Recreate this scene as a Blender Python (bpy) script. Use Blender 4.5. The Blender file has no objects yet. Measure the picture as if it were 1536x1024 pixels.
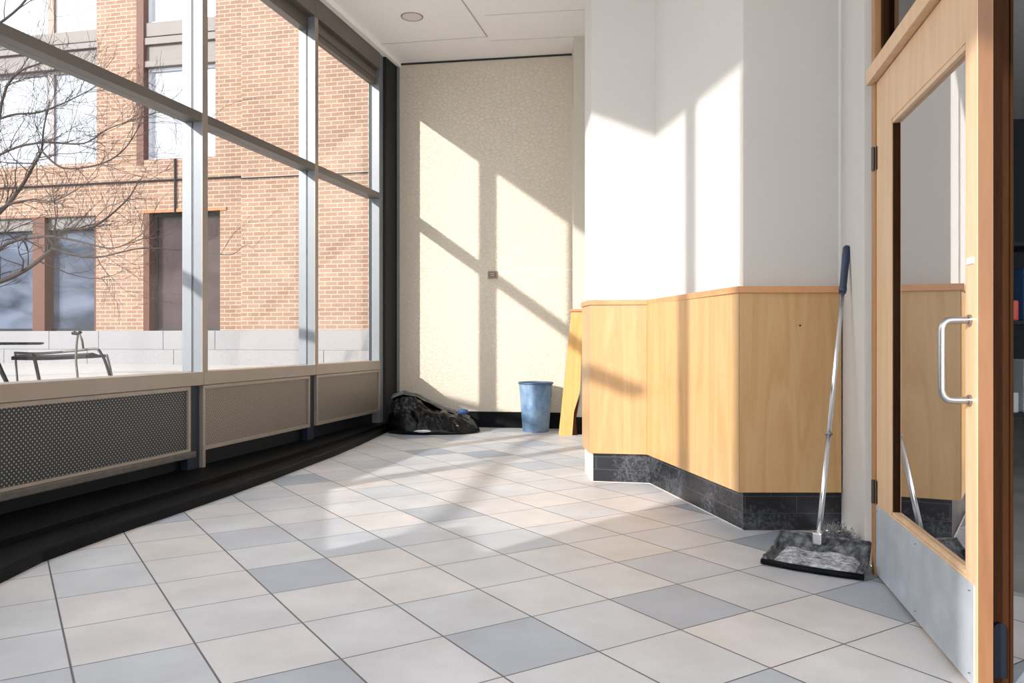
import bpy, bmesh, math, random
from mathutils import Vector, Matrix, noise
random.seed(7)
S = bpy.context.scene
COL = S.collection
F = 1205.0; CX = 768.0; HY = 510.0; H = 1.1
PI = math.pi

# ------------------------------------------------------------------ materials
def new_mat(name):
    m = bpy.data.materials.new(name); m.use_nodes = True
    nt = m.node_tree
    return m, nt, nt.nodes['Principled BSDF']
def N(nt, t, **kw):
    n = nt.nodes.new(t)
    for k, v in kw.items():
        if k in n.inputs.keys(): n.inputs[k].default_value = v
        else: setattr(n, k, v)
    return n
def L(nt, a, b): nt.links.new(a, b)
def mat(name, col, rough=.6, metal=0., var=0., vscale=6., bump=0., bscale=80., spec=.5, stretch=(1,1,1)):
    m, nt, b = new_mat(name)
    b.inputs['Base Color'].default_value = (*col, 1); b.inputs['Roughness'].default_value = rough
    b.inputs['Metallic'].default_value = metal; b.inputs['Specular IOR Level'].default_value = spec
    tc = N(nt, 'ShaderNodeTexCoord'); mp = N(nt, 'ShaderNodeMapping'); mp.inputs['Scale'].default_value = stretch
    L(nt, tc.outputs['Object'], mp.inputs['Vector'])
    if var > 0:
        n = N(nt, 'ShaderNodeTexNoise', Scale=vscale, Detail=6.0)
        L(nt, mp.outputs[0], n.inputs['Vector'])
        r = N(nt, 'ShaderNodeMapRange'); r.inputs['From Min'].default_value = .3; r.inputs['From Max'].default_value = .7
        r.inputs['To Min'].default_value = 1 - var; r.inputs['To Max'].default_value = 1 + var
        L(nt, n.outputs['Fac'], r.inputs['Value'])
        mx = N(nt, 'ShaderNodeVectorMath', operation='SCALE'); mx.inputs[0].default_value = col
        L(nt, r.outputs[0], mx.inputs['Scale']); L(nt, mx.outputs[0], b.inputs['Base Color'])
    if bump > 0:
        n = N(nt, 'ShaderNodeTexNoise', Scale=bscale, Detail=4.0); L(nt, mp.outputs[0], n.inputs['Vector'])
        bp = N(nt, 'ShaderNodeBump', Strength=bump, Distance=.01); L(nt, n.outputs['Fac'], bp.inputs['Height'])
        L(nt, bp.outputs[0], b.inputs['Normal'])
    return m
def wood(name, c1, c2, rough=.4, scale=1., axis='Z'):
    """plain veneer: long soft grain along the axis with wider cathedral figure"""
    m, nt, b = new_mat(name)
    tc = N(nt, 'ShaderNodeTexCoord'); mp = N(nt, 'ShaderNodeMapping')
    sc = {'Z': (1, 1, .09), 'X': (.09, 1, 1), 'Y': (1, .09, 1)}[axis]
    mp.inputs['Scale'].default_value = sc; L(nt, tc.outputs['Object'], mp.inputs['Vector'])
    n1 = N(nt, 'ShaderNodeTexNoise', Scale=5.5*scale, Detail=3.0, Distortion=.7); L(nt, mp.outputs[0], n1.inputs['Vector'])
    rg = N(nt, 'ShaderNodeMath', operation='MULTIPLY'); rg.inputs[1].default_value = 9.0; L(nt, n1.outputs['Fac'], rg.inputs[0])
    sn = N(nt, 'ShaderNodeMath', operation='PINGPONG'); sn.inputs[1].default_value = 1.0; L(nt, rg.outputs[0], sn.inputs[0])
    n2 = N(nt, 'ShaderNodeTexNoise', Scale=120.*scale, Detail=3.0); L(nt, mp.outputs[0], n2.inputs['Vector'])
    a = N(nt, 'ShaderNodeMath', operation='MULTIPLY_ADD'); a.inputs[1].default_value = .45; L(nt, sn.outputs[0], a.inputs[0])
    c = N(nt, 'ShaderNodeMath', operation='MULTIPLY'); c.inputs[1].default_value = .55; L(nt, n2.outputs['Fac'], c.inputs[0]); L(nt, c.outputs[0], a.inputs[2])
    rp = N(nt, 'ShaderNodeValToRGB'); rp.color_ramp.elements[0].color = (*c1, 1); rp.color_ramp.elements[1].color = (*c2, 1)
    rp.color_ramp.elements[0].position = .2; rp.color_ramp.elements[1].position = .85
    L(nt, a.outputs[0], rp.inputs[0]); L(nt, rp.outputs[0], b.inputs['Base Color'])
    b.inputs['Roughness'].default_value = rough
    if rough >= .7: b.inputs['Specular IOR Level'].default_value = .05
    return m
def glass(name, tint=(1, 1, 1), ior=1.5, extra=0.0, rough=0.0):
    m = bpy.data.materials.new(name); m.use_nodes = True; nt = m.node_tree; nt.nodes.clear()
    o = N(nt, 'ShaderNodeOutputMaterial'); mx = N(nt, 'ShaderNodeMixShader')
    t = N(nt, 'ShaderNodeBsdfTransparent'); t.inputs[0].default_value = (*tint, 1)
    g = N(nt, 'ShaderNodeBsdfGlossy', Roughness=rough)
    f = N(nt, 'ShaderNodeFresnel')       # a thin pane reflects alike from both of its faces
    ge = N(nt, 'ShaderNodeNewGeometry'); ri = N(nt, 'ShaderNodeMapRange'); ri.inputs['To Min'].default_value = ior; ri.inputs['To Max'].default_value = 1/ior
    L(nt, ge.outputs['Backfacing'], ri.inputs['Value']); L(nt, ri.outputs[0], f.inputs['IOR'])
    a = N(nt, 'ShaderNodeMath', operation='ADD'); a.inputs[1].default_value = extra; a.use_clamp = True
    L(nt, f.outputs[0], a.inputs[0]); L(nt, a.outputs[0], mx.inputs[0]); L(nt, t.outputs[0], mx.inputs[1]); L(nt, g.outputs[0], mx.inputs[2]); L(nt, mx.outputs[0], o.inputs[0])
    return m

M = {}
M['alu'] = mat('brown_grey_aluminium', (.125, .108, .093), .38, .2, .05, 3, spec=.5)
M['alu_side'] = mat('aluminium_mullion', (.15, .165, .18), .42, .1, .04, 3)
M['gasket'] = mat('black_gasket', (.01, .01, .012), .5)
M['sill'] = mat('sill_aluminium', (.29, .245, .205), .35, .3, .06, 4)
M['black'] = mat('black_vinyl', (.003, .0035, .0045), .5, 0, .4, 8, .15, 60, spec=.1)
M['blackback'] = mat('dark_recess_metal', (.004, .006, .009), .5, spec=.25)
M['blue_dark'] = mat('dark_blue_grey_steel', (.012, .02, .032), .45, .1, spec=.3)
M['white'] = mat('white_wall_paint', (.535, .51, .475), .7, 0, .012, 2, .12, 220)
M['white_trim'] = mat('white_trim_paint', (.65, .65, .63), .45, 0, .01, 2)
M['wood'] = wood('maple_veneer', (.46, .265, .108), (.54, .345, .165), .34)
M['cap'] = wood('reddish_wood_cap', (.46, .21, .085), (.60, .31, .14), .4, 1, 'X')
M['doorwood'] = wood('fir_door_wood', (.60, .39, .225), (.68, .48, .30), .4, 1.4)
M['framewood'] = wood('fir_frame_wood', (.33, .16, .058), (.42, .22, .09), .42, 1.4)
M['darkwood'] = wood('dark_brown_wood', (.026, .0095, .0035), (.042, .016, .006), .7)
M['steel'] = mat('brushed_steel', (.36, .355, .36), .3, 1.0, .08, 20, stretch=(1, 1, 8))
M['kick'] = mat('scuffed_kick_plate', (.46, .50, .54), .42, .3, .14, 7, .08, 60)
M['chrome'] = mat('polished_tube', (.72, .73, .75), .2, .9)
M['hinge'] = mat('dark_bronze_hinge', (.07, .055, .05), .35, .8)
M['glass'] = glass('clear_window_glass', (.94, .94, .94), 1.45, .0)
M['doorglass'] = glass('reflective_door_glass', (.5, .47, .45), 2.3, .62)
M['darkglass'] = glass('dark_transom_glass', (.25, .27, .27), 1.7, .03)
M['navy'] = mat('navy_rubber_grip', (.012, .026, .06), .4, 0, .1, 60)
M['dustblack'] = None
M['brass'] = mat('aged_brass_plate', (.22, .17, .12), .35, .7)
M['outdark'] = mat('dark_painted_metal', (.01, .013, .018), .5, .1, spec=.2)
M['outgrey'] = mat('weathered_metal', (.10, .092, .085), .5, .3, .2, 30)
M['stone'] = mat('pale_granite', (.215, .212, .218), .8, 0, .13, 40, .1, 60)
M['patio'] = mat('bright_concrete_paving', (.34, .33, .315), .85, 0, .06, 3, .1, 40)
M['spandrel'] = mat('grey_spandrel_metal', (.115, .10, .092), .55, .1, .06, 5)
M['reveal'] = mat('rust_brown_reveal', (.085, .032, .018), .5, 0, .15, 10, spec=.2)
M['bark'] = mat('tree_bark', (.032, .02, .016), .85, 0, .3, 30)
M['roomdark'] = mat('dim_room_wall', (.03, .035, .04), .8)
M['brownblind'] = mat('blind_fabric', (.17, .12, .1), .7)

def facade_glass(name, col, rough, streak=None, spec=.5):
    m, nt, b = new_mat(name)
    b.inputs['Roughness'].default_value = rough
    b.inputs['Specular IOR Level'].default_value = spec
    tc = N(nt, 'ShaderNodeTexCoord')
    n = N(nt, 'ShaderNodeTexNoise', Scale=1.3, Detail=6.0, Distortion=.6)
    mp = N(nt, 'ShaderNodeMapping'); mp.inputs['Scale'].default_value = (.5, 1, 1.6)
    L(nt, tc.outputs['Object'], mp.inputs[0]); L(nt, mp.outputs[0], n.inputs['Vector'])
    rp = N(nt, 'ShaderNodeValToRGB'); rp.color_ramp.elements[0].position = .35; rp.color_ramp.elements[1].position = .68
    rp.color_ramp.elements[0].color = (*col, 1); rp.color_ramp.elements[1].color = (*(streak or col), 1)
    L(nt, n.outputs['Fac'], rp.inputs[0]); L(nt, rp.outputs[0], b.inputs['Base Color'])
    return m
M['skyglass'] = facade_glass('pale_sky_reflection_glass', (.30, .33, .375), .12, (.38, .40, .425), .3)  # sky reflection painted as a pale mottled colour in the upper panes
M['blueglass'] = facade_glass('dark_blue_ground_glass', (.018, .026, .042), .08, (.10, .12, .165), .2)
M['plumglass'] = facade_glass('dark_plum_ground_glass', (.035, .022, .024), .1, (.06, .042, .045), .15)

def brick_mat():
    m, nt, b = new_mat('tan_brick')
    tc = N(nt, 'ShaderNodeTexCoord'); sp = N(nt, 'ShaderNodeSeparateXYZ'); L(nt, tc.outputs['Object'], sp.inputs[0])
    ad = N(nt, 'ShaderNodeMath', operation='ADD'); L(nt, sp.outputs[0], ad.inputs[0]); L(nt, sp.outputs[1], ad.inputs[1])
    cb = N(nt, 'ShaderNodeCombineXYZ'); L(nt, ad.outputs[0], cb.inputs[0]); L(nt, sp.outputs[2], cb.inputs[1])
    bt = N(nt, 'ShaderNodeTexBrick', Scale=1.0); bt.inputs['Mortar Size'].default_value = .0075
    bt.inputs['Brick Width'].default_value = .27; bt.inputs['Row Height'].default_value = .0885; bt.inputs['Mortar Smooth'].default_value = .2
    bt.inputs['Color1'].default_value = (.205, .112, .07, 1); bt.inputs['Color2'].default_value = (.255, .152, .098, 1); bt.inputs['Mortar'].default_value = (.38, .33, .285, 1)
    L(nt, cb.outputs[0], bt.inputs['Vector'])
    n = N(nt, 'ShaderNodeTexNoise', Scale=1.5, Detail=5.0); L(nt, tc.outputs['Object'], n.inputs['Vector'])
    r = N(nt, 'ShaderNodeMapRange'); r.inputs['From Min'].default_value = .3; r.inputs['From Max'].default_value = .7; r.inputs['To Min'].default_value = .88; r.inputs['To Max'].default_value = 1.12
    L(nt, n.outputs['Fac'], r.inputs[0])
    mx = N(nt, 'ShaderNodeVectorMath', operation='SCALE'); L(nt, bt.outputs['Color'], mx.inputs[0]); L(nt, r.outputs[0], mx.inputs['Scale'])
    L(nt, mx.outputs[0], b.inputs['Base Color']); b.inputs['Roughness'].default_value = .9
    bp = N(nt, 'ShaderNodeBump', Strength=.4, Distance=.008, invert=True); L(nt, bt.outputs['Fac'], bp.inputs['Height']); L(nt, bp.outputs[0], b.inputs['Normal'])
    return m
M['brick'] = brick_mat()

def wallpaper_mat():
    m, nt, b = new_mat('embossed_cream_wallpaper')
    tc = N(nt, 'ShaderNodeTexCoord')
    b.inputs['Base Color'].default_value = (.62, .545, .44, 1); b.inputs['Roughness'].default_value = .65
    mp = N(nt, 'ShaderNodeMapping'); mp.inputs['Scale'].default_value = (1, 1, 1.7)
    nz = N(nt, 'ShaderNodeTexNoise', Scale=14., Detail=2.0); L(nt, tc.outputs['Object'], nz.inputs['Vector'])
    mxv = N(nt, 'ShaderNodeVectorMath', operation='MULTIPLY_ADD'); mxv.inputs[1].default_value = (.03, .03, .03)
    L(nt, nz.outputs['Color'], mxv.inputs[0]); L(nt, tc.outputs['Object'], mxv.inputs[2]); L(nt, mxv.outputs[0], mp.inputs[0])
    v = N(nt, 'ShaderNodeTexVoronoi', Scale=15.); v.feature = 'DISTANCE_TO_EDGE'; L(nt, mp.outputs[0], v.inputs['Vector'])
    r = N(nt, 'ShaderNodeMapRange'); r.inputs['From Max'].default_value = .07; L(nt, v.outputs['Distance'], r.inputs[0])
    bp = N(nt, 'ShaderNodeBump', Strength=.55, Distance=.006); L(nt, r.outputs[0], bp.inputs['Height']); L(nt, bp.outputs[0], b.inputs['Normal'])
    rp = N(nt, 'ShaderNodeMapRange'); rp.inputs['To Min'].default_value = .955; rp.inputs['To Max'].default_value = 1.; L(nt, r.outputs[0], rp.inputs[0])
    sc = N(nt, 'ShaderNodeVectorMath', operation='SCALE'); sc.inputs[0].default_value = (.62, .545, .44); L(nt, rp.outputs[0], sc.inputs['Scale']); L(nt, sc.outputs[0], b.inputs['Base Color'])
    return m
M['paper'] = wallpaper_mat()

SA, SB, ANG = .4235, .396, math.radians(32.5)
TO = (.0785, 3.198)
def tile_mat():
    m, nt, b = new_mat('slate_grey_floor_tile')
    tc = N(nt, 'ShaderNodeTexCoord')
    mp = N(nt, 'ShaderNodeMapping'); mp.vector_type = 'POINT'
    sub = N(nt, 'ShaderNodeVectorMath', operation='SUBTRACT'); sub.inputs[1].default_value = (TO[0], TO[1], 0)
    L(nt, tc.outputs['Object'], sub.inputs[0])
    # u along (.843,.537), v along (-.537,.843)
    mp.inputs['Rotation'].default_value = (0, 0, -ANG); L(nt, sub.outputs[0], mp.inputs[0])
    div = N(nt, 'ShaderNodeVectorMath', operation='DIVIDE'); div.inputs[1].default_value = (SB, SA, 1); L(nt, mp.outputs[0], div.inputs[0])
    fl = N(nt, 'ShaderNodeVectorMath', operation='FLOOR'); L(nt, div.outputs[0], fl.inputs[0])
    fr = N(nt, 'ShaderNodeVectorMath', operation='FRACTION'); L(nt, div.outputs[0], fr.inputs[0])
    sp = N(nt, 'ShaderNodeSeparateXYZ'); L(nt, fr.outputs[0], sp.inputs[0])
    fl2 = N(nt, 'ShaderNodeSeparateXYZ'); L(nt, fl.outputs[0], fl2.inputs[0])
    cell = N(nt, 'ShaderNodeCombineXYZ'); L(nt, fl2.outputs[0], cell.inputs[0]); L(nt, fl2.outputs[1], cell.inputs[1])
    def edge(o, w):
        pp = N(nt, 'ShaderNodeMath', operation='SUBTRACT'); pp.inputs[0].default_value = .5
        ab = N(nt, 'ShaderNodeMath', operation='SUBTRACT'); ab.inputs[1].default_value = .5; L(nt, o, ab.inputs[0])
        a2 = N(nt, 'ShaderNodeMath', operation='ABSOLUTE'); L(nt, ab.outputs[0], a2.inputs[0]); L(nt, a2.outputs[0], pp.inputs[1])
        r = N(nt, 'ShaderNodeMapRange'); r.inputs['From Min'].default_value = w*.6; r.inputs['From Max'].default_value = w*1.25; L(nt, pp.outputs[0], r.inputs[0])
        return r.outputs[0]
    mn = N(nt, 'ShaderNodeMath', operation='MINIMUM'); L(nt, edge(sp.outputs[0], .0095), mn.inputs[0]); L(nt, edge(sp.outputs[1], .0075), mn.inputs[1])
    wn = N(nt, 'ShaderNodeTexWhiteNoise'); wn.noise_dimensions = '3D'; L(nt, cell.outputs[0], wn.inputs['Vector'])
    rp = N(nt, 'ShaderNodeValToRGB'); e = rp.color_ramp.elements
    e[0].position = 0; e[0].color = (.27, .305, .355, 1); e[1].position = 1; e[1].color = (.55, .525, .505, 1)
    for p, c in ((.10, (.40, .425, .46, 1)), (.3, (.49, .50, .52, 1)), (.6, (.525, .52, .525, 1)), (.85, (.54, .52, .515, 1))):
        x = e.new(p); x.color = c
    L(nt, wn.outputs['Value'], rp.inputs[0])
    n1 = N(nt, 'ShaderNodeTexNoise', Scale=2.6, Detail=8.0, Roughness=.62); L(nt, tc.outputs['Object'], n1.inputs['Vector'])
    n2 = N(nt, 'ShaderNodeTexNoise', Scale=140., Detail=3.0); L(nt, tc.outputs['Object'], n2.inputs['Vector'])
    r1 = N(nt, 'ShaderNodeMapRange'); r1.inputs['From Min'].default_value = .3; r1.inputs['From Max'].default_value = .7; r1.inputs['To Min'].default_value = .87; r1.inputs['To Max'].default_value = 1.12; L(nt, n1.outputs['Fac'], r1.inputs[0])
    r2 = N(nt, 'ShaderNodeMapRange'); r2.inputs['From Min'].default_value = .3; r2.inputs['From Max'].default_value = .7; r2.inputs['To Min'].default_value = .95; r2.inputs['To Max'].default_value = 1.05; L(nt, n2.outputs['Fac'], r2.inputs[0])
    mm = N(nt, 'ShaderNodeMath', operation='MULTIPLY'); L(nt, r1.outputs[0], mm.inputs[0]); L(nt, r2.outputs[0], mm.inputs[1])
    sc = N(nt, 'ShaderNodeVectorMath', operation='SCALE'); L(nt, rp.outputs[0], sc.inputs[0]); L(nt, mm.outputs[0], sc.inputs['Scale'])
    mx = N(nt, 'ShaderNodeMix'); mx.data_type = 'RGBA'; mx.inputs[6].default_value = (.085, .08, .085, 1)
    L(nt, mn.outputs[0], mx.inputs[0]); L(nt, sc.outputs[0], mx.inputs[7]); L(nt, mx.outputs[2], b.inputs['Base Color'])
    rr = N(nt, 'ShaderNodeMapRange'); rr.inputs['To Min'].default_value = .36; rr.inputs['To Max'].default_value = .62; L(nt, n1.outputs['Fac'], rr.inputs[0]); L(nt, rr.outputs[0], b.inputs['Roughness'])
    bp = N(nt, 'ShaderNodeBump', Strength=.5, Distance=.003); L(nt, mn.outputs[0], bp.inputs['Height']); L(nt, bp.outputs[0], b.inputs['Normal'])
    return m
M['tile'] = tile_mat()

def mesh_grille(name, base, hole, sx, sz, rad, metal=.5):
    """pressed metal screen: staggered round openings"""
    m, nt, b = new_mat(name)
    tc = N(nt, 'ShaderNodeTexCoord'); sp = N(nt, 'ShaderNodeSeparateXYZ'); L(nt, tc.outputs['Object'], sp.inputs[0])
    def mth(op, a, bb=None):
        n = N(nt, 'ShaderNodeMath', operation=op)
        for i, v in enumerate((a, bb)):
            if v is None: continue
            if isinstance(v, (int, float)): n.inputs[i].default_value = v
            else: L(nt, v, n.inputs[i])
        return n.outputs[0]
    a = mth('COSINE', mth('MULTIPLY', sp.outputs[0], PI/sx)); c = mth('COSINE', mth('MULTIPLY', sp.outputs[2], PI/sz))
    p = mth('MULTIPLY', a, c)
    r = N(nt, 'ShaderNodeMapRange'); r.inputs['From Min'].default_value = rad - .12; r.inputs['From Max'].default_value = rad + .12
    L(nt, p, r.inputs[0])
    mx = N(nt, 'ShaderNodeMix'); mx.data_type = 'RGBA'; mx.inputs[6].default_value = (*base, 1); mx.inputs[7].default_value = (*hole, 1)
    L(nt, r.outputs[0], mx.inputs[0]); L(nt, mx.outputs[2], b.inputs['Base Color'])
    b.inputs['Metallic'].default_value = metal; b.inputs['Roughness'].default_value = .45
    return m
M['grille_dark'] = mesh_grille('dark_perforated_screen', (.018, .024, .03), (.36, .34, .30), .0165, .0165, .62, .2)
M['grille_tan'] = mesh_grille('tan_perforated_screen', (.26, .22, .18), (.05, .045, .04), .0125, .0125, .25, .3)

def base_tile():
    m, nt, b = new_mat('black_scuffed_base_tile')
    tc = N(nt, 'ShaderNodeTexCoord')
    n = N(nt, 'ShaderNodeTexNoise', Scale=40., Detail=8.0, Roughness=.75); L(nt, tc.outputs['Object'], n.inputs['Vector'])
    n0 = N(nt, 'ShaderNodeTexNoise', Scale=2.0, Detail=2.0); L(nt, tc.outputs['Object'], n0.inputs['Vector'])
    ml = N(nt, 'ShaderNodeMath', operation='MULTIPLY'); L(nt, n.outputs['Fac'], ml.inputs[0]); L(nt, n0.outputs['Fac'], ml.inputs[1])
    rp = N(nt, 'ShaderNodeValToRGB'); rp.color_ramp.elements[0].position = .26; rp.color_ramp.elements[1].position = .45
    rp.color_ramp.elements[0].color = (.007, .008, .011, 1); rp.color_ramp.elements[1].color = (.14, .15, .17, 1)
    L(nt, ml.outputs[0], rp.inputs[0]); L(nt, rp.outputs[0], b.inputs['Base Color']); b.inputs['Roughness'].default_value = .35
    sp = N(nt, 'ShaderNodeSeparateXYZ'); L(nt, tc.outputs['Object'], sp.inputs[0])
    wv = N(nt, 'ShaderNodeTexBrick', Scale=1.0); wv.inputs['Brick Width'].default_value = .30; wv.inputs['Row Height'].default_value = .098; wv.inputs['Mortar Size'].default_value = .0025
    ad = N(nt, 'ShaderNodeMath', operation='ADD'); L(nt, sp.outputs[0], ad.inputs[0]); L(nt, sp.outputs[1], ad.inputs[1])
    cb = N(nt, 'ShaderNodeCombineXYZ'); L(nt, ad.outputs[0], cb.inputs[0]); L(nt, sp.outputs[2], cb.inputs[1]); L(nt, cb.outputs[0], wv.inputs['Vector'])
    mx = N(nt, 'ShaderNodeMix'); mx.data_type = 'RGBA'; L(nt, wv.outputs['Fac'], mx.inputs[0]); L(nt, rp.outputs[0], mx.inputs[6]); mx.inputs[7].default_value = (.05, .052, .06, 1)
    L(nt, mx.outputs[2], b.inputs['Base Color'])
    return m
M['basetile'] = base_tile()

def dusty(name, c0, c1, lo, hi, sc=28, rough=.6, st=(1,1,1)):
    m, nt, b = new_mat(name)
    tc = N(nt, 'ShaderNodeTexCoord'); mp = N(nt, 'ShaderNodeMapping'); mp.inputs['Scale'].default_value = st; L(nt, tc.outputs['Object'], mp.inputs[0])
    n = N(nt, 'ShaderNodeTexNoise', Scale=sc, Detail=8.0, Roughness=.7); L(nt, mp.outputs[0], n.inputs['Vector'])
    rp = N(nt, 'ShaderNodeValToRGB'); rp.color_ramp.elements[0].position = lo; rp.color_ramp.elements[1].position = hi
    rp.color_ramp.elements[0].color = (*c0, 1); rp.color_ramp.elements[1].color = (*c1, 1)
    L(nt, n.outputs['Fac'], rp.inputs[0]); L(nt, rp.outputs[0], b.inputs['Base Color']); b.inputs['Roughness'].default_value = rough
    return m
M['pan'] = dusty('black_dusty_plastic', (.012, .015, .022), (.20, .21, .225), .42, .72, 30, .42)
M['pandust'] = dusty('grey_plaster_dust', (.05, .055, .065), (.52, .53, .55), .36, .62, 26, .9, (1, 2, 1))
M['fluff'] = dusty('grey_lint', (.07, .07, .075), (.42, .42, .43), .35, .65, 60, .95)
M['bin'] = dusty('worn_blue_plastic', (.055, .145, .28), (.34, .43, .52), .36, .78, 5, .5, (1, 1, .7))
M['bag'] = mat('black_bin_liner', (.003, .003, .0035), .27, 0, .2, 10, .5, 22, spec=.25)
M['bagsheen'] = mat('painted_bag_sheen', (.05, .05, .055), .25, .0, .3, 20, .5, 40)
M['bluecloth'] = mat('blue_cloth', (.03, .08, .2), .8, 0, .5, 40)
M['paperwhite'] = mat('white_paper', (.75, .75, .75), .7)
M['ceil'] = mat('off_white_ceiling', (.93, .90, .865), .85, 0, .02, 30, .15, 160)
M['ceilgap'] = mat('ceiling_joint', (.46, .43, .40), .8)

# ------------------------------------------------------------------ builders
def obj(name, bm, m, parent=None, smooth=False, kind=None):
    me = bpy.data.meshes.new(name); bmesh.ops.recalc_face_normals(bm, faces=bm.faces[:]); bm.to_mesh(me); bm.free()
    if smooth:
        for p in me.polygons: p.use_smooth = True
    o = bpy.data.objects.new(name, me); COL.objects.link(o)
    if m: me.materials.append(m)
    if parent: o.parent = parent
    if kind: o['kind'] = kind
    return o
def empty(name, loc=(0, 0, 0), rz=0., kind=None):
    o = bpy.data.objects.new(name, None); COL.objects.link(o); o.location = loc; o.rotation_euler = (0, 0, rz); o.empty_display_size = .1
    if kind: o['kind'] = kind
    return o
def tag(o, label, cat, group=None):
    o['label'] = label; o['category'] = cat
    if group: o['group'] = group
    return o
def BM(): return bmesh.new()
def box(bm, x0, x1, y0, y1, z0, z1, bev=0.):
    vs = [bm.verts.new((x, y, z)) for x in (x0, x1) for y in (y0, y1) for z in (z0, z1)]
    fs = [(0,1,3,2), (4,6,7,5), (0,4,5,1), (2,3,7,6), (0,2,6,4), (1,5,7,3)]
    ff = [bm.faces.new([vs[i] for i in f]) for f in fs]
    if bev:
        es = list({e for f in ff for e in f.edges})
        bmesh.ops.bevel(bm, geom=es, offset=bev, segments=2, affect='EDGES', profile=.6)
    return bm
def prism(bm, pts, z0, z1):
    a = [bm.verts.new((p[0], p[1], z0)) for p in pts]; b = [bm.verts.new((p[0], p[1], z1)) for p in pts]
    n = len(pts); bm.faces.new(a[::-1]); bm.faces.new(b)
    for i in range(n): bm.faces.new([a[i], a[(i+1) % n], b[(i+1) % n], b[i]])
    return bm
def tube(bm, pts, rad, seg=10, cap=True):
    pts = [Vector(p) for p in pts]; n = len(pts)
    rr = rad if isinstance(rad, (list, tuple)) else [rad]*n
    t0 = (pts[1]-pts[0]).normalized(); up = Vector((0, 0, 1)) if abs(t0.z) < .9 else Vector((1, 0, 0))
    nrm = t0.cross(up).normalized(); rings = []
    for i, p in enumerate(pts):
        t = (pts[min(i+1, n-1)] - pts[max(i-1, 0)]).normalized()
        nrm = (nrm - t*nrm.dot(t)).normalized(); bn = t.cross(nrm)
        rings.append([bm.verts.new(p + (nrm*math.cos(2*PI*k/seg) + bn*math.sin(2*PI*k/seg))*rr[i]) for k in range(seg)])
    for i in range(n-1):
        for k in range(seg): bm.faces.new([rings[i][k], rings[i][(k+1) % seg], rings[i+1][(k+1) % seg], rings[i+1][k]])
    if cap: bm.faces.new(rings[0][::-1]); bm.faces.new(rings[-1])
    return bm
def smoothpath(pts, k=6):
    pts = [Vector(p) for p in pts]; out = []
    for i in range(len(pts)-1):
        p0 = pts[max(i-1, 0)]; p1 = pts[i]; p2 = pts[i+1]; p3 = pts[min(i+2, len(pts)-1)]
        for j in range(k):
            t = j/k
            out.append(.5*((2*p1) + (p2-p0)*t + (2*p0-5*p1+4*p2-p3)*t*t + (3*p1-p0-3*p2+p3)*t**3))
    out.append(pts[-1]); return out
def lathe(bm, prof, seg=48, c=(0, 0, 0)):
    rings = [[bm.verts.new((c[0]+r*math.cos(2*PI*k/seg), c[1]+r*math.sin(2*PI*k/seg), c[2]+z)) for k in range(seg)] for r, z in prof]
    for a, b in zip(rings, rings[1:]):
        for k in range(seg): bm.faces.new([a[k], a[(k+1) % seg], b[(k+1) % seg], b[k]])
    bm.faces.new(rings[0][::-1]); bm.faces.new(rings[-1])
    return bm

# ------------------------------------------------------------------ window wall frame
WA = math.atan(.2423)                     # direction of the wall away from the viewer
O = Vector((-1.492, 10.33, 0))
DW = Vector((math.sin(WA), math.cos(WA), 0))
def s_of_px(x): Y = 3.995/((768-x)/F + .2423); return (10.33-Y)/DW.y
# local frame of a wall run: x = distance toward the viewer, y = out of the room, z up
def run(origin, d, side=-1):
    """matrix: local +x = d, local +y = outward"""
    d = d.normalized(); out = Vector((-d.y, d.x, 0))*side
    m = Matrix(((d.x, out.x, 0, origin.x), (d.y, out.y, 0, origin.y), (0, 0, 1, 0), (0, 0, 0, 1)))
    return m
MW = run(O, -DW)
# outward must be -x side
test = MW @ Vector((0, 1, 0)) - O
if test.x > 0: raise SystemExit('flip')

WIN = [0]
def window_bay(mtx, s0, s1, nearm=True, farm=True, head=4.4, headtop=4.60, sill=.85, trans=2.9, infill=None, drop=0., mw=.07):
    """one bay from s0 (far) to s1 (near); its mullion stands at the near end"""
    WIN[0] += 1
    e = empty('window_%d' % WIN[0], kind='structure'); e.matrix_world = mtx
    # sill box: front face flush, slopes down outward
    o = obj('window_sill', box(BM(), s0+.002, s1-.002, -.015, .20, sill-.105, sill, .004), M['sill'], e)
    if trans:
        bm = BM(); box(bm, s0, s1-mw, 0.0, .16, trans-.07, trans, .003); obj('transom_bar', bm, M['alu'], e)
    bm = BM(); box(bm, s0, s1, -.01, .082, head, headtop, .004); box(bm, s0, s1, .08, .17, head-drop, headtop, .004); obj('head_frame', bm, M['alu'], e)
    if nearm:
        bm = BM(); box(bm, s1-mw, s1, 0.0, .078, .745, headtop, .003); box(bm, s1-mw, s1, .094, .18, sill, headtop, .003); mu = obj('mullion', bm, M['alu_side'], e)
        obj('face_cover', box(BM(), s1-mw-.001, s1+.001, -.004, .001, sill, headtop), M['sill'], mu)
        bm = BM(); box(bm, s1-mw+.004, s1-.004, .076, .096, sill-.1, head+.05); obj('gasket', bm, M['gasket'], mu)
    lo = infill or head-drop
    if infill:
        bm = BM(); box(bm, s0, s1-mw, .045, .12, infill, head, .006); box(bm, s0, s1-mw, .03, .05, infill+.06, head-.05, .004); obj('head_panel', bm, M['alu'], e)
    p = s1-mw if nearm else s1
    if trans:
        for a, b in ((sill, trans-.07), (trans, lo)):
            bm = BM(); box(bm, s0, p, .083, .089, a, b); obj('pane', bm, M['glass'], e)
    else:
        bm = BM(); box(bm, s0, p, .083, .089, sill, lo); obj('pane', bm, M['glass'], e)
    return e
s3 = s_of_px(571)+.0; s2b = s_of_px(563); s2 = s_of_px(472); s1 = s_of_px(303); 
def s_of_Y(y): return (10.33-y)/DW.y
s0 = s_of_Y(4.2)
SM3 = s_of_px(569)
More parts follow.
